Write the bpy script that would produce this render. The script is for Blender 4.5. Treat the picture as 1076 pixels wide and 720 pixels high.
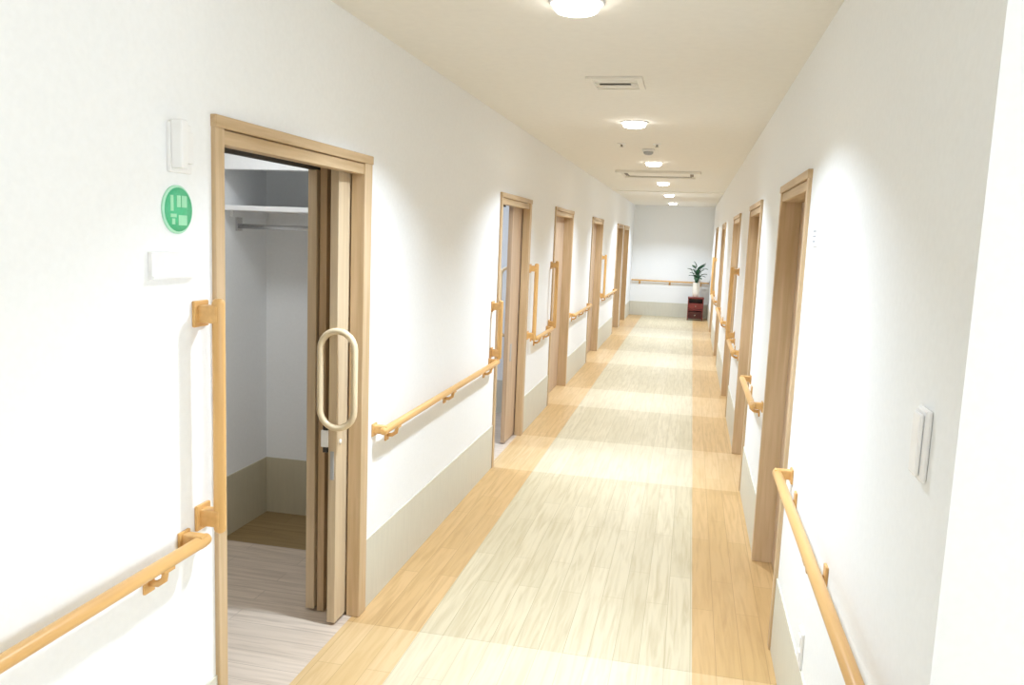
import bpy, bmesh, math, random
from mathutils import Vector, Matrix
for o in list(bpy.data.objects): bpy.data.objects.remove(o)
sc = bpy.context.scene
col = sc.collection
random.seed(4)

# ------------------------------------------------------------------ camera, world, exposure
HC = 2.45                       # ceiling height
XL, XR = -1.306, 0.429          # corridor wall faces
YE = 18.4                       # end wall
F, YAW, PITCH, ROLL, CH = 848.13, .2135, .1306, .0397, 1.6473
cy, sy, cp, sp = math.cos(YAW), math.sin(YAW), math.cos(PITCH), math.sin(PITCH)
fw = Vector((-sy*cp, cy*cp, -sp)); rt = Vector((cy, sy, 0)); up = rt.cross(fw)
c_, s_ = math.cos(ROLL), math.sin(ROLL)
r2 = rt*c_ + up*s_; u2 = up*c_ - rt*s_
cam = bpy.data.cameras.new('camera'); cam_o = bpy.data.objects.new('camera', cam); col.objects.link(cam_o)
cam.sensor_width = 36; cam.sensor_fit = 'HORIZONTAL'; cam.lens = F*36/1076; cam.clip_start = .02
m = Matrix((r2, u2, -fw)).transposed().to_4x4(); m.translation = Vector((0, 0, CH)); cam_o.matrix_world = m
sc.camera = cam_o
vs = sc.view_settings
vs.view_transform = 'Standard'; vs.look = 'None'; vs.gamma = 1; vs.use_curve_mapping = False
vs.exposure = 0.12
w = bpy.data.worlds.new('sky'); sc.world = w; w.use_nodes = True
w.node_tree.nodes['Background'].inputs[0].default_value = (.75, .85, 1, 1)
w.node_tree.nodes['Background'].inputs[1].default_value = 1.0
sc.cycles.max_bounces = 10; sc.cycles.diffuse_bounces = 7
sc.cycles.sample_clamp_indirect = 6
LAMP_W = 35          # each downlight
WINDOW_W = 128       # daylight through the added, unseen lobby window
ROOM1_W, ROOM2_W = 3.8, 20  # lamps added in the two side rooms

def area(name, loc, rot, size, power, color, size_y=None, spread=math.pi, shape=None):
    l = bpy.data.lights.new(name, 'AREA'); l.energy = power; l.color = color; l.size = size
    l.shape = shape or ('RECTANGLE' if size_y else 'DISK')
    if size_y: l.size_y = size_y
    l.spread = spread
    o = bpy.data.objects.new(name, l); col.objects.link(o); o.location = loc; o.rotation_euler = rot
    return o
area('added_window_daylight', (3.35, -.45, 1.55), (0, math.radians(90), 0), 1.5, WINDOW_W, (.84, .92, 1), 2.4)  # lamp outside the added window, brightens left wall and right corner

# ------------------------------------------------------------------ materials
def mat(name, color, rough=.5, metal=0, emit=None, strength=0, noise=0, nscale=(30, 30, 30), bump=0, col2=None, coat=0):
    M = bpy.data.materials.new(name); M.use_nodes = True
    nt = M.node_tree; b = nt.nodes['Principled BSDF']
    b.inputs['Base Color'].default_value = (*color, 1); b.inputs['Roughness'].default_value = rough
    b.inputs['Metallic'].default_value = metal
    if coat: b.inputs['Coat Weight'].default_value = coat; b.inputs['Coat Roughness'].default_value = .15
    if emit: b.inputs['Emission Color'].default_value = (*emit, 1); b.inputs['Emission Strength'].default_value = strength
    if noise or bump:
        tc = nt.nodes.new('ShaderNodeTexCoord'); mp = nt.nodes.new('ShaderNodeMapping'); mp.inputs['Scale'].default_value = nscale
        n = nt.nodes.new('ShaderNodeTexNoise'); n.inputs['Scale'].default_value = 1; n.inputs['Detail'].default_value = 5
        nt.links.new(tc.outputs['Object'], mp.inputs[0]); nt.links.new(mp.outputs[0], n.inputs['Vector'])
        if noise:
            r = nt.nodes.new('ShaderNodeValToRGB')
            c2 = col2 or tuple(max(0, x*(1-noise)) for x in color)
            r.color_ramp.elements[0].position = .3; r.color_ramp.elements[1].position = .7
            r.color_ramp.elements[0].color = (*c2, 1); r.color_ramp.elements[1].color = (*color, 1)
            nt.links.new(n.outputs['Fac'], r.inputs[0]); nt.links.new(r.outputs[0], b.inputs['Base Color'])
        if bump:
            bp = nt.nodes.new('ShaderNodeBump'); bp.inputs['Strength'].default_value = bump; bp.inputs['Distance'].default_value = .002
            nt.links.new(n.outputs['Fac'], bp.inputs['Height']); nt.links.new(bp.outputs[0], b.inputs['Normal'])
    return M

def planks(name, c1, c2, c3, rough, length=.9, width=.1, along_y=True):
    """wood plank vinyl: brick layout for the boards, stretched noise for the grain"""
    M = bpy.data.materials.new(name); M.use_nodes = True
    nt = M.node_tree; L = nt.links.new; b = nt.nodes['Principled BSDF']
    tc = nt.nodes.new('ShaderNodeTexCoord'); mp = nt.nodes.new('ShaderNodeMapping')
    if along_y: mp.inputs['Rotation'].default_value = (0, 0, math.radians(90))
    L(tc.outputs['Object'], mp.inputs[0])
    br = nt.nodes.new('ShaderNodeTexBrick'); br.offset = .37
    br.inputs['Scale'].default_value = 1; br.inputs['Brick Width'].default_value = length; br.inputs['Row Height'].default_value = width
    br.inputs['Mortar Size'].default_value = .0012; br.inputs['Mortar Smooth'].default_value = .3; br.inputs['Bias'].default_value = 0
    br.inputs['Color1'].default_value = (*c1, 1); br.inputs['Color2'].default_value = (*c2, 1)
    br.inputs['Mortar'].default_value = (*[x*.8 for x in c3], 1)
    L(mp.outputs[0], br.inputs['Vector'])
    mg = nt.nodes.new('ShaderNodeMapping'); mg.inputs['Scale'].default_value = (3, 45, 1); L(mp.outputs[0], mg.inputs[0])
    n = nt.nodes.new('ShaderNodeTexNoise'); n.inputs['Scale'].default_value = 1; n.inputs['Detail'].default_value = 6; n.inputs['Distortion'].default_value = .6
    L(mg.outputs[0], n.inputs['Vector'])
    r = nt.nodes.new('ShaderNodeValToRGB'); r.color_ramp.elements[0].position = .42; r.color_ramp.elements[1].position = .72
    r.color_ramp.elements[0].color = (0, 0, 0, 1); r.color_ramp.elements[1].color = (.75, .75, .75, 1)
    L(n.outputs['Fac'], r.inputs[0])
    mx = nt.nodes.new('ShaderNodeMix'); mx.data_type = 'RGBA'
    L(r.outputs[0], mx.inputs[0]); L(br.outputs['Color'], mx.inputs[6]); mx.inputs[7].default_value = (*c3, 1)
    L(mx.outputs[2], b.inputs['Base Color'])
    b.inputs['Roughness'].default_value = rough
    return M

def wood(name, c1, c2, rough=.45, vertical=True):
    return mat(name, c1, rough, noise=1, col2=c2, nscale=(45, 45, 2.5) if vertical else (45, 2.5, 45))

M = dict(
    wall=mat('white_wallpaper', (.87, .88, .885), .8, noise=.03, nscale=(60, 60, 60), bump=.12),
    ceil=mat('ceiling_board', (.81, .785, .73), .9, noise=.03, nscale=(25, 25, 25), bump=.1),
    wains=mat('beige_wainscot_vinyl', (.66, .635, .54), .55, noise=.06, nscale=(50, 50, 6)),
    centre=planks('cream_plank_vinyl', (.54, .46, .30), (.60, .515, .35), (.43, .345, .20), .4),
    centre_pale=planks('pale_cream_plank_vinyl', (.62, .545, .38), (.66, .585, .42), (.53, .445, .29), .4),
    side=planks('honey_plank_vinyl', (.54, .345, .145), (.61, .40, .185), (.43, .26, .10), .38),
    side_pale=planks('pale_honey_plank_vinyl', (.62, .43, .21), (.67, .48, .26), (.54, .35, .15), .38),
    grey_floor=planks('grey_plank_vinyl', (.62, .515, .415), (.69, .58, .475), (.44, .35, .27), .45, along_y=False),
    closet_floor=planks('brown_plank_vinyl', (.30, .20, .085), (.35, .24, .11), (.22, .14, .055), .45, along_y=False),
    frame=wood('light_oak_frame', (.62, .455, .285), (.50, .35, .19)),
    frame_h=wood('light_oak_header', (.63, .465, .285), (.46, .31, .16), vertical=False),
    leaf=wood('oak_door_leaf', (.58, .425, .295), (.47, .33, .215)),
    leaf_edge=wood('pale_oak_door_leaf', (.66, .53, .36), (.56, .43, .28)),
    rail=wood('orange_handrail_wood', (.74, .45, .17), (.62, .35, .12), .35, vertical=False),
    bar=wood('orange_grab_bar_wood', (.74, .45, .17), (.62, .35, .12), .35),
    pull=mat('pale_wood_pull', (.82, .68, .46), .35, noise=.1, nscale=(40, 40, 4)),
    white=mat('white_plastic', (.86, .86, .86), .4, noise=.02),
    gloss=mat('bright_white_plastic', (.95, .955, .97), .25, noise=.01),
    grey=mat('grey_plastic', (.42, .43, .45), .5, noise=.08),
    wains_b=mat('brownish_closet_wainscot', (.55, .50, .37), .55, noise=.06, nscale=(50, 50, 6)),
    slot=mat('taupe_slot', (.24, .21, .17), .7, noise=.2),
    dark=mat('dark_slot', (.05, .045, .04), .7, noise=.2),
    brass=mat('dull_metal', (.55, .52, .46), .35, .9, noise=.1),
    green=mat('green_sign', (.085, .55, .27), .45, noise=.12, nscale=(200, 200, 200)),
    green_rim=mat('pale_green_rim', (.45, .80, .60), .45, noise=.06),
    green_pale=mat('pale_green_marks', (.36, .74, .48), .45, noise=.06),
    lamp=mat('lamp_diffuser', (1, 1, 1), .4, emit=(1, .97, .9), strength=14, noise=.01),
    red=mat('red_lacquer', (.22, .035, .03), .3, noise=.3, nscale=(8, 8, 30)),
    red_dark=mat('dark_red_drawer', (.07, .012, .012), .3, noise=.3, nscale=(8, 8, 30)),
    vase=mat('cream_ceramic', (.82, .78, .70), .25, noise=.05),
    foliage=mat('dark_green_leaf', (.03, .12, .05), .4, noise=.5, nscale=(25, 25, 25)),
    steel=mat('steel_rod', (.75, .75, .76), .25, .9, noise=.05),
    beige_trim=mat('beige_ceiling_strip', (.84, .81, .74), .6, noise=.03),
)
g = bpy.data.materials.new('window_glass'); g.use_nodes = True
nt = g.node_tree; nt.nodes.remove(nt.nodes['Principled BSDF'])
tr = nt.nodes.new('ShaderNodeBsdfTransparent'); gl = nt.nodes.new('ShaderNodeBsdfGlossy'); gl.inputs['Roughness'].default_value = .02
mx = nt.nodes.new('ShaderNodeMixShader'); mx.inputs[0].default_value = .06
nt.links.new(tr.outputs[0], mx.inputs[1]); nt.links.new(gl.outputs[0], mx.inputs[2]); nt.links.new(mx.outputs[0], nt.nodes['Material Output'].inputs[0])
M['glass'] = g

# ------------------------------------------------------------------ helpers (all coordinates are world coordinates)
def box(bm, x0, x1, y0, y1, z0, z1, bev=0, mi=0):
    vs_ = [bm.verts.new((x, y, z)) for x in sorted((x0, x1)) for y in sorted((y0, y1)) for z in sorted((z0, z1))]
    q = [(0, 1, 3, 2), (4, 6, 7, 5), (0, 4, 5, 1), (2, 3, 7, 6), (0, 2, 6, 4), (1, 5, 7, 3)]
    fs = [bm.faces.new([vs_[i] for i in f]) for f in q]
    for f in fs: f.material_index = mi
    if bev:
        es = list({e for f in fs for e in f.edges})
        r = bmesh.ops.bevel(bm, geom=es, offset=bev, segments=2, affect='EDGES', profile=.5)
        for f in r['faces']: f.material_index = mi
    return fs

def tube(bm, pts, r, seg=14, closed=False, mi=0, dome=True):
    pts = [Vector(p) for p in pts]
    if dome and not closed:           # rounded ends
        a = (pts[0]-pts[1]).normalized(); b = (pts[-1]-pts[-2]).normalized()
        radii = [r]*len(pts)
        pre = [(pts[0]+a*r*k, r*q) for k, q in ((.75, .55), (.45, .88))]
        post = [(pts[-1]+b*r*k, r*q) for k, q in ((.45, .88), (.75, .55))]
        seq = pre+list(zip(pts, radii))+post
    else: seq = [(p, r) for p in pts]
    P = [s[0] for s in seq]; n = len(P); rings = []
    ref = None
    for i, (p, rr) in enumerate(seq):
        if closed: t = (P[(i+1) % n]-P[i-1]).normalized()
        else: t = (P[min(i+1, n-1)]-P[max(i-1, 0)]).normalized()
        if ref is None: ref = t.orthogonal().normalized()
        ref = (ref-t*ref.dot(t)).normalized(); bi = t.cross(ref)
        rings.append([bm.verts.new(p+(ref*math.cos(2*math.pi*k/seg)+bi*math.sin(2*math.pi*k/seg))*rr) for k in range(seg)])
    for i in range(n if closed else n-1):
        A, B = rings[i], rings[(i+1) % n]
        for k in range(seg):
            f = bm.faces.new((A[k], A[(k+1) % seg], B[(k+1) % seg], B[k])); f.smooth = True; f.material_index = mi
    if not closed:
        bm.faces.new(rings[0][::-1]).material_index = mi; bm.faces.new(rings[-1]).material_index = mi

def lathe(bm, cx, cy_, prof, axis='z', seg=28, cz=0, mi=0):
    """prof: (radius, height) list; axis z turns about a vertical line, axis x about a line along x (height is x)"""
    rings = []
    for r, h in prof:
        ring = []
        for k in range(seg):
            a = 2*math.pi*k/seg
            if axis == 'z': ring.append(bm.verts.new((cx+r*math.cos(a), cy_+r*math.sin(a), h)))
            else: ring.append(bm.verts.new((h, cy_+r*math.cos(a), cz+r*math.sin(a))))
        rings.append(ring)
    for A, B in zip(rings, rings[1:]):
        for k in range(seg):
            f = bm.faces.new((A[k], A[(k+1) % seg], B[(k+1) % seg], B[k])); f.smooth = True; f.material_index = mi
    bm.faces.new(rings[0][::-1]).material_index = mi; bm.faces.new(rings[-1]).material_index = mi

def wpos(o):
    v = Vector((0, 0, 0))
    while o: v += o.location; o = o.parent
    return v

def obj(name, bm, mats, parent=None, origin=None):
    org = wpos(parent) if origin is None and parent else Vector(origin or (0, 0, 0))
    bmesh.ops.recalc_face_normals(bm, faces=bm.faces[:])
    bmesh.ops.translate(bm, vec=-org, verts=bm.verts[:])
    me = bpy.data.meshes.new(name); bm.to_mesh(me); bm.free()
    for q in (mats if isinstance(mats, (list, tuple)) else [mats]): me.materials.append(M[q])
    o = bpy.data.objects.new(name, me); col.objects.link(o)
    if parent: o.parent = parent; o.location = org-wpos(parent)
    else: o.location = org
    return o

def tag(o, label, cat, group=None, kind=None):
    o['label'] = label; o['category'] = cat
    if group: o['group'] = group
    if kind: o['kind'] = kind
    return o

def thing(name, label, cat, loc, group=None, kind=None):
    o = bpy.data.objects.new(name, None); col.objects.link(o); o.location = loc; o.empty_display_size = .1
    return tag(o, label, cat, group, kind)

def boxes(name, lst, mats, parent=None, bev=0):
    bm = bmesh.new()
    for b in lst: box(bm, *b[:6], bev=bev, mi=b[6] if len(b) > 6 else 0)
    return obj(name, bm, mats, parent)

# ------------------------------------------------------------------ the setting
LD = [(2.03, 3.15, 'open'), (5.46, 6.53, 'open'), (7.73, 8.93, 'shut'), (10.7, 12.0, 'shut'), (14.3, 15.5, 'shut'), (15.8, 17.0, 'shut')]
RD = [(3.30, 4.31, 'shut'), (5.50, 6.56, 'shut'), (7.9, 9.1, 'shut'), (11.3, 12.4, 'shut'), (14.6, 15.7, 'shut')]
DT = 1.945           # top of the door casings
IN = .045            # casing width
LB = -1.55          # back face of the left wall
RB = .62             # back face of the right wall
YB = -2.3            # back of the lobby
YC = 1.37            # outside corner of the right wall
XW = 3.0             # lobby window wall

# floor: centre strip and two side strips, with paler bands across it at the doorways
bm = bmesh.new()
xs = [XL-.30, -1.003, .108, RB]
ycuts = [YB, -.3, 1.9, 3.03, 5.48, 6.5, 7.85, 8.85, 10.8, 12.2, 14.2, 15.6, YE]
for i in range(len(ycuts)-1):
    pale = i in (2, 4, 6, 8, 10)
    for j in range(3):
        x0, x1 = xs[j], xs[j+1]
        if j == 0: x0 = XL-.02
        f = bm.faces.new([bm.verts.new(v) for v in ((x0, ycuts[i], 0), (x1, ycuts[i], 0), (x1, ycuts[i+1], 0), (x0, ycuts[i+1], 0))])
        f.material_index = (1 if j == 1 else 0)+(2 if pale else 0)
for a, b, st in LD:
    if st == 'shut':
        f = bm.faces.new([bm.verts.new(v) for v in ((XL-.2, a, 0), (XL-.02, a, 0), (XL-.02, b, 0), (XL-.2, b, 0))]); f.material_index = 2
f = bm.faces.new([bm.verts.new(v) for v in ((RB, YB, 0), (XW+.1, YB, 0), (XW+.1, YC, 0), (RB, YC, 0))]); f.material_index = 1
bmesh.ops.remove_doubles(bm, verts=bm.verts[:], dist=1e-5)
o = obj('floor', bm, ['side', 'centre', 'side_pale', 'centre_pale'])
tag(o, 'cream plank corridor floor edged with honey coloured side strips', 'floor', kind='structure')

def slab(name, b, m, label, cat):
    return tag(boxes(name, b, m), label, cat, kind='structure')

# side room floors, up to the corridor wall line
slab('floor_store_room', [(-3.4, XL-.02, .6, 3.68, -.06, 0)], 'grey_floor', 'grey plank floor inside the first open doorway on the left', 'floor')
slab('floor_closet', [(-2.33, LB, 3.68, 4.15, -.06, 0)], 'closet_floor', 'brown plank floor of the closet niche behind first left doorway', 'floor')
slab('floor_second_room', [(-4.2, XL-.02, 4.6, 7.25, -.06, 0)], 'grey_floor', 'grey plank floor inside the second open doorway on the left', 'floor')
tag(boxes('ceiling', [(-4.3, XW+.2, YB-.1, YE+.1, HC, HC+.1)], 'ceil'), 'flat beige ceiling running the length of the corridor', 'ceiling', kind='structure')

def wall_with_doors(name, xf, xb, y0, y1, doors, label):
    lst = []; y = y0
    for a, b, *_ in doors:
        a += IN*.6; b -= IN*.6
        lst.append((xf, xb, y, a, 0, HC)); lst.append((xf, xb, a, b, DT-.03, HC)); y = b
        if _[0] == 'open':           # hollow pocket for the sliding leaves
            e = b+1.0 if a < 3 else 7.25
            if a > 3: lst += [(xf, xf-.026, b, e, 0, HC)]; y = e; continue
            lst += [(xf, xf-.026, b, e, 0, DT-.03), (xb+.006, xb, b, e, 0, DT-.03), (xf, xb, b, e, DT-.03, HC)]; y = e
    lst.append((xf, xb, y, y1, 0, HC))
    return slab(name, lst, 'wall', label, 'wall')
wall_with_doors('wall_left', XL, LB, YB, YE, LD, 'white left corridor wall pierced by oak framed doorways')
wall_with_doors('wall_right', XR, RB, YC, YE, RD, 'white right corridor wall ending at an outside corner beside the camera')
slab('wall_end', [(XL-.3, RB, YE, YE+.1, 0, HC)], 'wall', 'white wall closing the far end of the corridor', 'wall')
slab('wall_lobby_corner', [(RB, XW+.1, YC, YC+.1, 0, HC)], 'wall', 'bright white lobby wall turning away at the picture edge', 'wall')
slab('wall_back', [(LB, XW+.1, YB-.1, YB, 0, HC)], 'wall', 'white lobby wall behind the camera', 'wall')
WY0, WY1, WZ0, WZ1 = -1.7, .8, .8, 2.25
slab('wall_window_side', [(XW, XW+.1, YB, WY0, 0, HC), (XW, XW+.1, WY1, YC, 0, HC), (XW, XW+.1, WY0, WY1, 0, WZ0), (XW, XW+.1, WY0, WY1, WZ1, HC)],
     'wall', 'white lobby wall holding the added daylight window', 'wall')
wn = thing('added_window_1', 'unseen lobby window added to bring daylight in beside the camera', 'window', (XW+.05, (WY0+WY1)/2, WZ0), kind='structure')  # out of view, added so daylight reaches the left wall
fr = [(XW-.02, XW+.1, WY0, WY0+.05, WZ0, WZ1), (XW-.02, XW+.1, WY1-.05, WY1, WZ0, WZ1), (XW-.02, XW+.1, WY0, WY1, WZ0, WZ0+.05),
      (XW-.02, XW+.1, WY0, WY1, WZ1-.05, WZ1), (XW+.02, XW+.08, -.48, -.42, WZ0, WZ1)]
boxes('window_frame', fr, 'white', wn)
boxes('pane', [(XW+.045, XW+.055, WY0+.03, WY1-.03, WZ0+.03, WZ1-.03)], 'glass', wn)

# beige wainscot along the bottom of the walls
BH = .312
def wainscot(name, xf, dx, y0, y1, doors, label):
    lst = []; y = y0
    for a, b, *_ in doors:
        lst.append((xf, xf+dx, y, a, 0, BH)); y = b
    lst.append((xf, xf+dx, y, y1, 0, BH))
    return slab(name, lst, 'wains', label, 'baseboard')
wainscot('baseboard_left', XL, .006, YB, YE, LD, 'tall beige vinyl baseboard along the left corridor wall')
wainscot('baseboard_right', XR, -.006, YC, YE, RD, 'tall beige vinyl baseboard along the right corridor wall')
slab('baseboard_end', [(XL+.006, XR-.006, YE-.006, YE, 0, BH)], 'wains', 'tall beige vinyl baseboard along the far end wall', 'baseboard')
slab('baseboard_lobby', [(XR, XW, YC-.006, YC, 0, BH)], 'wains', 'tall beige vinyl baseboard along the lobby wall', 'baseboard')

# first side room with its closet niche
slab('wall_store_room', [(-3.5, -3.4, .5, 3.68, 0, HC), (-3.4, LB, .5, .6, 0, HC), (-3.4, -2.33, 3.68, 3.78, 0, HC)], 'wall',
     'grey lit walls of the room behind the first left doorway', 'wall')
slab('wall_closet', [(-2.43, -2.33, 3.78, 4.25, 0, HC), (-2.33, LB, 4.15, 4.25, 0, HC), (-2.33, LB, 3.68, 3.74, 1.925, HC)], 'wall',
     'walls and white bulkhead of the closet niche behind first left doorway', 'wall')
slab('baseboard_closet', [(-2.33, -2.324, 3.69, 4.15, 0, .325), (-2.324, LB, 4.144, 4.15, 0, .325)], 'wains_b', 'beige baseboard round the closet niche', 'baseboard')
o = thing('closet_shelf', 'white closet shelf over a hanging rod behind the first left doorway', 'shelf', (-1.96, 3.95, 1.72))
bm = bmesh.new(); box(bm, -2.33, LB, 3.70, 4.15, 1.722, 1.748, .003); obj('shelf_board', bm, 'white', o)
for x in (-2.33, LB-.02):
    bm = bmesh.new(); box(bm, x, x+.02, 3.78, 4.13, 1.69, 1.722, .002); obj('batten', bm, 'white', o)
bm = bmesh.new(); tube(bm, [(-2.33, 3.86, 1.645), (LB, 3.86, 1.645)], .0125, dome=False); obj('hanging_rod', bm, 'steel', o)
for x in (-2.33, LB-.012):
    bm = bmesh.new(); box(bm, x, x+.012, 3.835, 3.885, 1.62, 1.70, .002); obj('rod_bracket', bm, 'steel', o)

# second side room
slab('wall_second_room', [(-4.3, -4.2, 4.5, 7.35, 0, HC), (-4.2, LB, 4.5, 4.6, 0, HC), (-4.2, XL-.026, 7.25, 7.35, 0, HC)], 'wall',
     'pale bluish walls of the room behind the second left doorway', 'wall')
slab('baseboard_second_room', [(-4.2, -1.42, 7.243, 7.25, 0, BH)], 'wains', 'beige baseboard inside the room behind the second left doorway', 'baseboard')

# thin beam strip crossing the ceiling before the last stretch, and the right corner bead
slab('trim_1', [(XL, XR, 13.2, 13.3, HC-.012, HC)], 'beige_trim', 'thin pale strip crossing the far corridor ceiling', 'ceiling trim')

# ------------------------------------------------------------------ doors
def d_pull(bm, xface, xo, y, z0, z1, r=.011):
    """D shaped pull: bar at xo, curling back into the leaf face at xface"""
    d = xo-xface; pts = [(xface, y, z0)]
    for k in range(1, 7):
        a = math.pi/2*k/6; pts.append((xface+d*math.sin(a), y, z0+abs(d)*1.1*(1-math.cos(a))))
    for k in range(6, 0, -1):
        a = math.pi/2*k/6; pts.append((xface+d*math.sin(a), y, z1-abs(d)*1.1*(1-math.cos(a))))
    pts.append((xface, y, z1))
    tube(bm, pts, r, 10, dome=False)

def casing(parent, s, xf, a, b, depth):
    """s=+1: the corridor lies towards +x of the wall face. Two jambs with linings, header of two stepped members, stop grooves"""
    dpt = xf-s*depth
    bm = bmesh.new()
    for y0, y1 in ((a, a+IN), (b-IN, b)):
        box(bm, xf+s*.014, dpt, y0, y1, 0, DT, .003)
    obj('door_jamb', bm, 'frame', parent)
    bm = bmesh.new()
    box(bm, xf+s*.018, dpt, a-.002, b+.002, DT-.032, DT+.002, .003)
    box(bm, xf+s*.008, dpt, a+IN, b-IN, DT-.075, DT-.034, .003)
    obj('door_header', bm, 'frame_h', parent)

def shut_door(n, s, xf, a, b, label):
    t = thing('door_%d' % n, label, 'door', (xf, (a+b)/2, 0), kind='structure')
    casing(t, s, xf, a, b, .16)
    lx = xf-s*.085
    bm = bmesh.new(); box(bm, lx, lx-s*.038, a+IN, b-IN, .006, DT-.075, .002)
    leaf = obj('door_leaf', bm, 'leaf', t)
    bm = bmesh.new(); box(bm, lx+s*.001, lx+s*.022, a+IN, a+IN+.03, 0, DT-.075, .002); obj('door_stop', bm, 'frame', t)
    bm = bmesh.new(); d_pull(bm, lx, lx+s*.05, a+IN+.12, .86, 1.29); obj('pull_handle', bm, 'pull', leaf)
    bm = bmesh.new(); box(bm, lx-s*.002, lx+s*.003, a+IN+.1, a+IN+.135, .68, .76, .001); obj('lock_plate', bm, 'brass', leaf)
    return t

# door 1: double pocket door slid open
def open_door(n, a, b, lead, leaves, label):
    """leaves: list of (face x, lead y) of telescoping leaves seen sticking out of the wall pocket at the far jamb"""
    t = thing('door_%d' % n, label, 'door', (XL, (a+b)/2, 0), kind='structure')
    bm = bmesh.new()
    box(bm, XL+.014, LB, a, a+IN, 0, DT, .003)
    box(bm, XL+.014, XL-.045, b-.075, b, 0, DT, .003)              # far jamb is split round the pocket
    obj('door_jamb', bm, 'frame', t)
    bm = bmesh.new()
    box(bm, XL+.018, XL-.04, a-.002, b+.002, DT-.032, DT+.002, .003)
    box(bm, XL+.008, XL-.04, a+IN, b-.05, DT-.075, DT-.034, .003)
    box(bm, XL-.045, LB-.012, a+IN, b-.05, DT-.045, DT-.01, .002)
    obj('door_header', bm, 'frame_h', t)
    bm = bmesh.new()
    for x in (XL-.075, XL-.21): box(bm, x-.012, x+.012, a+IN, b-.03, DT-.062, DT-.045, .001)
    obj('door_track', bm, 'dark', t)
    return t

t1 = open_door(1, *LD[0][:2], None, None, 'first left doorway, wide open with two pocket door leaves slid back')
yb = LD[0][1]
# front leaf
LXF = -1.358
bm = bmesh.new(); box(bm, LXF, LXF-.036, 2.975, yb+.9, .012, DT-.06, .003)
leaf = obj('door_leaf', bm, 'leaf_edge', t1)
bm = bmesh.new(); rc = .0735; xc = -1.352; ring = []
for k in range(13): a = math.pi*k/12; ring.append((xc+rc*math.cos(a), 2.963, 1.247-rc+rc*math.sin(a)))
for k in range(13): a = math.pi+math.pi*k/12; ring.append((xc+rc*math.cos(a), 2.963, .852+rc+rc*math.sin(a)))
tube(bm, ring, .0135, 12, closed=True); p_ = obj('pull_handle', bm, 'pull', leaf); p_['label'] = 'pale oval loop pull wrapped round the leaf edge'
bm = bmesh.new(); box(bm, LXF-.036, LXF-.068, 2.972, 3.01, .765, .835, .003); p_ = obj('lock_body', bm, 'white', leaf); p_['label'] = 'white lock body'
bm = bmesh.new(); box(bm, LXF-.060, LXF-.040, 2.974, 3.01, .835, .865, .002); box(bm, LXF-.060, LXF-.040, 2.974, 3.01, .742, .765, .002); obj('lock_keeper', bm, 'dark', leaf)
bm = bmesh.new(); box(bm, LXF-.026, LXF-.010, 2.972, 2.98, .63, .75, .002); p_ = obj('edge_pull', bm, 'grey', leaf); p_['label'] = 'grey metal finger pull let into the leaf edge'
bm = bmesh.new(); lathe(bm, 0, 3.01, [(.010, LXF-.001), (.010, LXF+.004), (.005, LXF+.006)], 'x', 14, cz=.785); obj('lock_cylinder', bm, 'vase', leaf)
# rear leaf, further into the wall pocket
bm = bmesh.new(); box(bm, -1.499, -1.538, 3.07, yb+.9, .012, DT-.06, .003); obj('door_leaf', bm, 'leaf_edge', t1)
bm = bmesh.new(); box(bm, -1.458, -1.490, 3.08, yb+.9, .0, DT-.045, .003); obj('pocket_divider', bm, 'frame', t1)

t2 = open_door(2, *LD[1][:2], None, None, 'second left doorway, half open onto a pale bluish room')
bm = bmesh.new(); box(bm, LXF, LXF-.036, 6.13, 7.2, .012, DT-.06, .003); leaf = obj('door_leaf', bm, 'leaf', t2)
bm = bmesh.new(); d_pull(bm, LXF-.036, LXF-.088, 6.16, .87, 1.40, .013); obj('pull_handle', bm, 'pull', leaf)
bm = bmesh.new(); box(bm, LXF-.002, LXF+.003, 6.20, 6.24, .66, .80, .001); p_ = obj('finger_pull', bm, 'grey', leaf); p_['label'] = 'grey recessed finger pull'

ll = ['closed oak door third along the left wall', 'closed oak door fourth along the left wall', 'closed oak door fifth along the left wall, past the ceiling strip', 'closed oak door last on the left wall, before the end wall']
for i, (a, b, _) in enumerate(LD[2:]): shut_door(3+i, 1, XL, a, b, ll[i])
rl = ['closed oak door first on the right wall, beside the end of the long handrail', 'closed oak door second along the right wall', 'closed oak door third along the right wall beside an orange grab bar',
      'closed oak door fourth along the right wall', 'closed oak door last on the right wall, near the potted plant']
for i, (a, b, _) in enumerate(RD): shut_door(7+i, -1, XR, a, b, rl[i])

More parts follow.
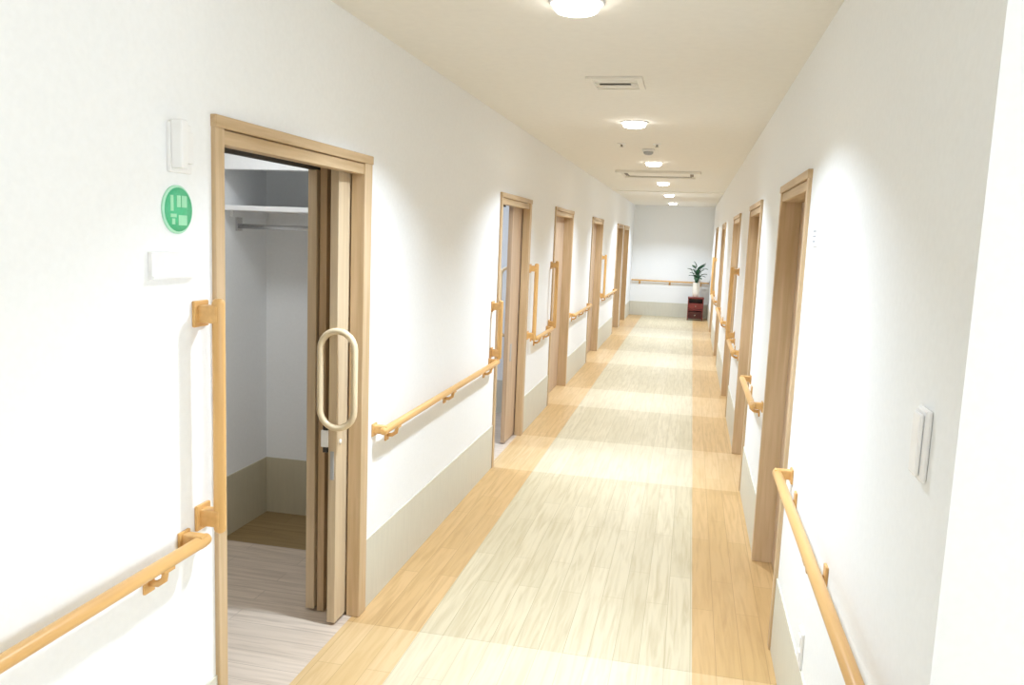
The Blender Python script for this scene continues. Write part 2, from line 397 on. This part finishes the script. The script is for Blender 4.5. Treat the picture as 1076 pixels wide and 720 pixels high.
# ------------------------------------------------------------------ handrails and grab bars
RZ = .79; OFF = .055; RR = .0175
def handrail(s, xf, y0, y1, label, nb, end=(True, True)):
    """horizontal rail: rail, wall brackets below it, returns at its ends"""
    x = xf+s*OFF
    t = thing('handrail', label, 'handrail', (xf, (y0+y1)/2, RZ), 'wooden handrails along the corridor walls')
    bm = bmesh.new(); tube(bm, [(x, y0, RZ), (x, (y0+y1)/2, RZ), (x, y1, RZ)], RR, 16); obj('rail', bm, 'rail', t)
    for k in range(nb):
        y = y0+.17+(y1-y0-.34)*k/max(1, nb-1) if nb > 1 else (y0+y1)/2
        bm = bmesh.new()
        box(bm, xf, xf+s*.008, y-.02, y+.02, RZ-.085, RZ-.02, .002)
        tube(bm, [(xf+s*.004, y, RZ-.06), (xf+s*.03, y, RZ-.058), (x-s*.006, y, RZ-.045), (x, y, RZ-.012)], .009, 10, dome=False)
        box(bm, x-.012, x+.012, y-.022, y+.022, RZ-.022, RZ-.012, .002)
        obj('bracket', bm, 'rail', t)
    for yy, d, on in ((y0, 1, end[0]), (y1, -1, end[1])):
        if not on: continue
        bm = bmesh.new(); box(bm, xf, x+s*.012, yy+d*.003, yy+d*.035, RZ-.016, RZ+.020, .004); box(bm, xf, xf+s*.008, yy-d*.004, yy+d*.045, RZ-.03, RZ+.026, .002)
        obj('end_return', bm, 'rail', t)
    return t
def cols(y0, y1): return max(2, int(round((y1-y0)/.85))+1)
handrail(1, XL, -2.2, 1.90, 'wooden handrail on left wall running to the grab bar and first doorway', 6, (False, True))
handrail(1, XL, 3.22, 5.33, 'wooden handrail on left wall between the two open doorways', 3)
handrail(1, XL, 6.74, 7.56, 'short wooden handrail on left wall between second and third doors', 2)
handrail(1, XL, 9.02, 10.6, 'wooden handrail on left wall between third and fourth doors', 3)
handrail(1, XL, 12.2, 14.15, 'wooden handrail on left wall between fourth and fifth doors', 3)
handrail(-1, XR, 1.45, 3.16, 'long wooden handrail on right wall from the corner to the first door', 3)
handrail(-1, XR, 4.46, 5.40, 'short wooden handrail on right wall between first and second doors', 2)
handrail(-1, XR, 6.66, 7.48, 'short wooden handrail on right wall between second door and orange grab bar', 2)
handrail(-1, XR, 9.2, 11.2, 'wooden handrail on right wall between third and fourth doors', 3)
handrail(-1, XR, 12.5, 14.1, 'wooden handrail on right wall between fourth and last doors', 3)
# end wall rail runs along x
t = thing('handrail', 'wooden handrail across the far end wall beside the plant', 'handrail', ((XL+XR)/2, YE, RZ), 'wooden handrails along the corridor walls')
bm = bmesh.new(); tube(bm, [(XL+.03, YE-OFF, RZ), (-.4, YE-OFF, RZ), (XR-.03, YE-OFF, RZ)], RR, 16); obj('rail', bm, 'rail', t)
for x in (XL+.2, -.44, XR-.2):
    bm = bmesh.new(); box(bm, x-.02, x+.02, YE-.008, YE, RZ-.085, RZ-.02, .002)
    tube(bm, [(x, YE-.004, RZ-.06), (x, YE-.03, RZ-.058), (x, YE-OFF, RZ-.04), (x, YE-OFF, RZ-.012)], .009, 10, dome=False); obj('bracket', bm, 'rail', t)

def grab_bar(s, xf, y, z0, z1, label):
    x = xf+s*.06
    t = thing('grab_bar', label, 'grab bar', (xf, y, z0), 'vertical wooden grab bars beside the doors')
    bm = bmesh.new(); tube(bm, [(x, y, z0), (x, y, (z0+z1)/2), (x, y, z1)], RR, 16); obj('bar', bm, 'bar', t)
    for z in (z0+.03, z1-.03):
        bm = bmesh.new(); box(bm, xf, x+s*.006, y-.02, y+.02, z-.024, z+.024, .005); box(bm, xf, xf+s*.010, y-.033, y+.033, z-.036, z+.036, .003)
        obj('bracket', bm, 'rail', t)
    return t
grab_bar(1, XL, 1.965, .80, 1.435, 'vertical wooden grab bar beside the first open doorway on the left')
grab_bar(1, XL, 5.34, .82, 1.20, 'vertical wooden grab bar before the second left doorway')
grab_bar(1, XL, 6.60, .80, 1.42, 'vertical wooden grab bar past the half open second left doorway')
grab_bar(1, XL, 7.64, .80, 1.42, 'vertical wooden grab bar before the third left door')
grab_bar(1, XL, 12.1, .80, 1.42, 'vertical wooden grab bar past the fourth left door')
grab_bar(-1, XR, 7.60, .80, 1.44, 'orange vertical grab bar before the third door on the right')
grab_bar(-1, XR, 14.3, .80, 1.42, 'orange vertical grab bar before the last right door, near the plant')

# ------------------------------------------------------------------ ceiling fittings
dl = ['', 'first in the row, cut by the top picture edge', 'second in the row, just past the square vent', 'third in the row, past the smoke detector',
      'fourth in the row, past the air conditioner panel', 'fifth in the row, past the pale ceiling strip', 'last in the row, nearest the end wall']
CX = -.44
for i in range(1, 7):
    y = .05+2.81*i
    t = thing('downlight', 'round glowing ceiling downlight, '+dl[i], 'ceiling light', (CX, y, HC), 'recessed downlights along the corridor ceiling')
    bm = bmesh.new(); lathe(bm, CX, y, [(.078, HC), (.096, HC-.001), (.097, HC-.004), (.092, HC-.008), (.080, HC-.007), (.077, HC-.003)]); obj('trim_ring', bm, 'white', t)
    bm = bmesh.new(); lathe(bm, CX, y, [(.078, HC-.001), (.078, HC-.022), (.070, HC-.032), (.050, HC-.038), (.02, HC-.040)]); obj('diffuser', bm, 'lamp', t)
    a_ = area('downlight_lamp', (0, 0, -.046), (0, 0, 0), .14, LAMP_W, (.74, .86, 1), spread=math.radians(128)); a_.parent = t
# unseen side room lamps, added to brighten the two open rooms
def added_room_lamp(x, y, power, color, label, spread=170):
    t = thing('added_room_light', label, 'ceiling light', (x, y, HC))
    bm = bmesh.new(); lathe(bm, x, y, [(.17, HC), (.18, HC-.02), (.175, HC-.045), (.17, HC-.05)]); obj('rim', bm, 'white', t)
    bm = bmesh.new(); lathe(bm, x, y, [(.168, HC-.049), (.15, HC-.062), (.08, HC-.072), (.02, HC-.074)]); obj('diffuser', bm, 'lamp', t)
    a_ = area('added_room_area', (0, 0, -.09), (0, 0, 0), .3, power, color, spread=math.radians(spread)); a_.parent = t
added_room_lamp(-1.95, 3.02, ROOM1_W, (.78, .88, 1), 'unseen round ceiling light added to brighten the room behind the first left doorway')  # added to light the bulkhead and closet
added_room_lamp(-2.3, 6.1, ROOM2_W, (.60, .76, 1), 'unseen round ceiling light added to brighten the room behind the second left doorway')  # added to make the half open doorway bright and bluish

t = thing('ceiling_vent', 'square ceiling vent with a dark slot between the first two downlights', 'vent', (-.435, 4.28, HC))
bm = bmesh.new()
for b in ((-.575, -.295, 4.12, 4.15), (-.575, -.295, 4.41, 4.44), (-.575, -.545, 4.15, 4.41), (-.325, -.295, 4.15, 4.41)): box(bm, *b, HC-.012, HC, .002)
obj('vent_frame', bm, 'ceil', t)
bm = bmesh.new()
for k in range(5):
    y = 4.17+k*.05
    box(bm, -.545, -.325, y, y+.032, HC-.009, HC-.003, .001)
obj('louvre', bm, 'ceil', t)
bm = bmesh.new(); box(bm, -.52, -.36, 4.262, 4.292, HC-.0115, HC-.0085, .001); obj('slot', bm, 'dark', t)

t = thing('smoke_detector', 'small domed smoke detector between the second and third downlights', 'smoke detector', (-.43, 7.31, HC))
bm = bmesh.new(); lathe(bm, -.43, 7.31, [(.055, HC), (.055, HC-.012), (.045, HC-.02)]); obj('base', bm, 'white', t)
bm = bmesh.new(); lathe(bm, -.43, 7.31, [(.043, HC-.02), (.042, HC-.035), (.028, HC-.046), (.008, HC-.05)]); obj('dome', bm, 'grey', t)
for x, lb in ((-.63, 'tiny sprinkler head left of the smoke detector'), (-.34, 'tiny sprinkler head right of the smoke detector')):
    t = thing('sprinkler_head', lb, 'sprinkler', (x, 6.9, HC), 'ceiling sprinkler heads')
    bm = bmesh.new(); lathe(bm, x, 6.9, [(.035, HC), (.034, HC-.004), (.02, HC-.008)], seg=18); obj('rosette', bm, 'white', t)
    bm = bmesh.new(); lathe(bm, x, 6.9, [(.008, HC-.006), (.008, HC-.025), (.018, HC-.026), (.018, HC-.029)], seg=14); obj('deflector', bm, 'brass', t)

t = thing('air_conditioner', 'wide ceiling air conditioner panel with dark slots beyond the third downlight', 'air conditioner', (CX, 9.8, HC))
bm = bmesh.new()
x0, x1, y0, y1 = CX-.48, CX+.48, 9.45, 10.2
box(bm, x0, x1, y0, y0+.05, HC-.03, HC, .006); box(bm, x0, x1, y1-.05, y1, HC-.03, HC, .006)
box(bm, x0, x0+.06, y0+.05, y1-.05, HC-.03, HC, .006); box(bm, x1-.06, x1, y0+.05, y1-.05, HC-.03, HC, .006)
box(bm, x0+.06, x1-.06, y0+.05, y1-.05, HC-.012, HC)
obj('panel', bm, 'ceil', t)
bm = bmesh.new(); box(bm, x0+.2, x1-.2, y0+.17, y1-.17, HC-.018, HC-.012, .002)
gr = obj('intake_grille', bm, 'ceil', t)
for b in ((x0+.1, x1-.1, y0+.07, y0+.115), (x0+.1, x1-.1, y1-.115, y1-.07), (x0+.08, x0+.12, y0+.15, y1-.15), (x1-.12, x1-.08, y0+.15, y1-.15)):
    bm = bmesh.new(); box(bm, *b, HC-.016, HC-.011); obj('air_slot', bm, 'slot', t)

# ------------------------------------------------------------------ fittings on the walls
t = thing('wall_call_light', 'white two-part wall fitting above the round green sign', 'wall fitting', (XL, 1.86, 1.84))
bm = bmesh.new(); box(bm, XL, XL+.012, 1.835, 1.925, 1.775, 1.90, .003); obj('back_plate', bm, 'white', t)
bm = bmesh.new(); box(bm, XL+.012, XL+.045, 1.835, 1.862, 1.785, 1.905, .004); obj('lamp_cover', bm, 'white', t)
bm = bmesh.new(); box(bm, XL+.012, XL+.028, 1.868, 1.91, 1.80, 1.88, .003); obj('switch_cover', bm, 'white', t)

t = thing('round_sign', 'round green sign with pale markings left of the first doorway', 'sign', (XL, 1.872, 1.68))
cyy, cz = 1.872, 1.682
bm = bmesh.new(); lathe(bm, 0, cyy, [(.062, XL), (.062, XL+.005), (.060, XL+.006), (.056, XL+.006)], 'x', 40, cz=cz); obj('rim', bm, 'green_rim', t)
bm = bmesh.new(); lathe(bm, 0, cyy, [(.056, XL+.003), (.056, XL+.008), (.02, XL+.008)], 'x', 40, cz=cz); obj('disc', bm, 'green', t)
bm = bmesh.new()
X0, X1 = XL+.007, XL+.0095
for y0, y1, z0, z1 in ((-.036, -.024, -.004, .036), (-.010, .006, .006, .036), (.010, .032, .006, .036), (-.036, -.012, -.020, -.011),
                       (-.030, -.018, -.038, -.023), (-.004, .032, -.040, -.014)):
    box(bm, X0, X1, cyy+y0, cyy+y1, cz+z0, cz+z1)
obj('lettering', bm, 'green_pale', t)

t = thing('name_plate', 'blank white name plate holder under the round green sign', 'name plate', (XL, 1.85, 1.54))
bm = bmesh.new(); box(bm, XL, XL+.012, 1.755, 1.94, 1.512, 1.575, .002); obj('plate', bm, 'white', t)
bm = bmesh.new(); box(bm, XL, XL+.017, 1.755, 1.94, 1.506, 1.514, .001); obj('lip', bm, 'white', t)

t = thing('wall_switch', 'tall narrow white switch on right wall beside the bright corner', 'switch', (XR, 1.535, 1.31))
bm = bmesh.new(); box(bm, XR-.012, XR, 1.502, 1.562, 1.245, 1.375, .005); obj('switch_plate', bm, 'gloss', t)
bm = bmesh.new(); box(bm, XR-.020, XR-.012, 1.508, 1.556, 1.253, 1.367, .005); obj('rocker', bm, 'gloss', t)

t = thing('door_label', 'tiny white label plate on right wall beside the first right door', 'label', (XR, 3.08, 1.69))
bm = bmesh.new(); box(bm, XR-.006, XR, 3.03, 3.13, 1.655, 1.725, .001); obj('plate', bm, 'white', t)
bm = bmesh.new()
for z in (1.672, 1.69, 1.708): box(bm, XR-.0075, XR-.006, 3.045, 3.10, z-.003, z+.003)
obj('print', bm, 'grey', t)

t = thing('wall_outlet', 'white power outlet low on right wall under the long handrail', 'outlet', (XR, 2.60, .37))
bm = bmesh.new(); box(bm, XR-.008, XR, 2.565, 2.635, .315, .435, .003); obj('outlet_plate', bm, 'white', t)
for z in (.35, .40):
    bm = bmesh.new(); box(bm, XR-.0105, XR-.008, 2.58, 2.62, z-.016, z+.016, .002); obj('socket', bm, 'white', t)

# ------------------------------------------------------------------ plant on a red stand at the far end
PX, PY = .15, 17.95
t = thing('plant_stand', 'dark red two-tier stand at the far right end of the corridor', 'stand', (PX, PY, 0))
bm = bmesh.new(); box(bm, PX-.17, PX+.17, PY-.14, PY+.14, .47, .50, .005); obj('top_board', bm, 'red', t)
bm = bmesh.new(); box(bm, PX-.16, PX+.16, PY-.13, PY+.13, .21, .235, .004); obj('shelf', bm, 'red', t)
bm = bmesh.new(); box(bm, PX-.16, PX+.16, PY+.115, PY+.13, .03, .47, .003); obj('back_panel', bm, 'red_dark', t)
for x in (PX-.165, PX+.145):
    bm = bmesh.new(); box(bm, x, x+.02, PY-.135, PY+.13, 0, .47, .003); obj('side_panel', bm, 'red', t)
for z0, z1 in ((.245, .37), (.035, .19)):
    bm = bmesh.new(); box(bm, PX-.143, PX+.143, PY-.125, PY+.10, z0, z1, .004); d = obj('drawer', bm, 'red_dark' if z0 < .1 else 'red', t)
    bm = bmesh.new(); lathe(bm, PX, PY, [(.012, 0), (.008, .008), (.013, .018), (.006, .024)], seg=12)
    bmesh.ops.rotate(bm, cent=(PX, PY, 0), matrix=Matrix.Rotation(math.radians(90), 3, 'X'), verts=bm.verts[:])
    bmesh.ops.translate(bm, vec=(0, -.125, (z0+z1)/2), verts=bm.verts[:]); obj('knob', bm, 'brass', d)
t = thing('potted_plant', 'leafy dark green plant in a cream vase on the red stand', 'plant', (PX-.01, PY, .50))
px = PX-.01
bm = bmesh.new(); lathe(bm, px, PY, [(.055, .50), (.065, .51), (.078, .60), (.082, .70), (.074, .79), (.080, .81), (.072, .81), (.068, .79)]); obj('vase', bm, 'vase', t)
bm = bmesh.new(); lathe(bm, px, PY, [(.066, .785), (.05, .79), (.01, .792)], seg=20); obj('soil', bm, 'dark', t)
stems = bmesh.new(); lv = bmesh.new()
for k in range(26):
    a = random.uniform(0, 6.283); el = random.uniform(.12, 1); h = .10+.26*random.random(); rad = .14*el
    tip = Vector((px+rad*math.cos(a), PY+rad*math.sin(a), .80+h))
    base = Vector((px+.02*math.cos(a), PY+.02*math.sin(a), .785))
    mid = (base+tip)/2+Vector((0, 0, .03))
    tube(stems, [base, mid, tip], .0035, 6)
    d = (tip-base); d.z *= .2; d = d.normalized() if d.length > .01 else Vector((1, 0, 0))
    d = (d+Vector((0, 0, random.uniform(-.4, .5)))).normalized()
    side = d.cross(Vector((0, 0, 1))).normalized(); nrm = side.cross(d)
    Ln, Wd = random.uniform(.10, .15), random.uniform(.035, .05)
    rows = []
    for q in range(7):
        u = q/6; wdt = Wd*math.sin(math.pi*min(1, u*.93+.05))**.8; cpt = tip+d*Ln*u-nrm*.05*u*u
        rows.append([lv.verts.new(cpt+side*wdt*s+nrm*.012*abs(s)) for s in (-1, 0, 1)])
    for A, B in zip(rows, rows[1:]):
        for j in range(2): lv.faces.new((A[j], A[j+1], B[j+1], B[j])).smooth = True
obj('stems', stems, 'foliage', t)
fo = obj('foliage', lv, 'foliage', t)
sm = fo.modifiers.new('leaf_thickness', 'SOLIDIFY'); sm.thickness = .002
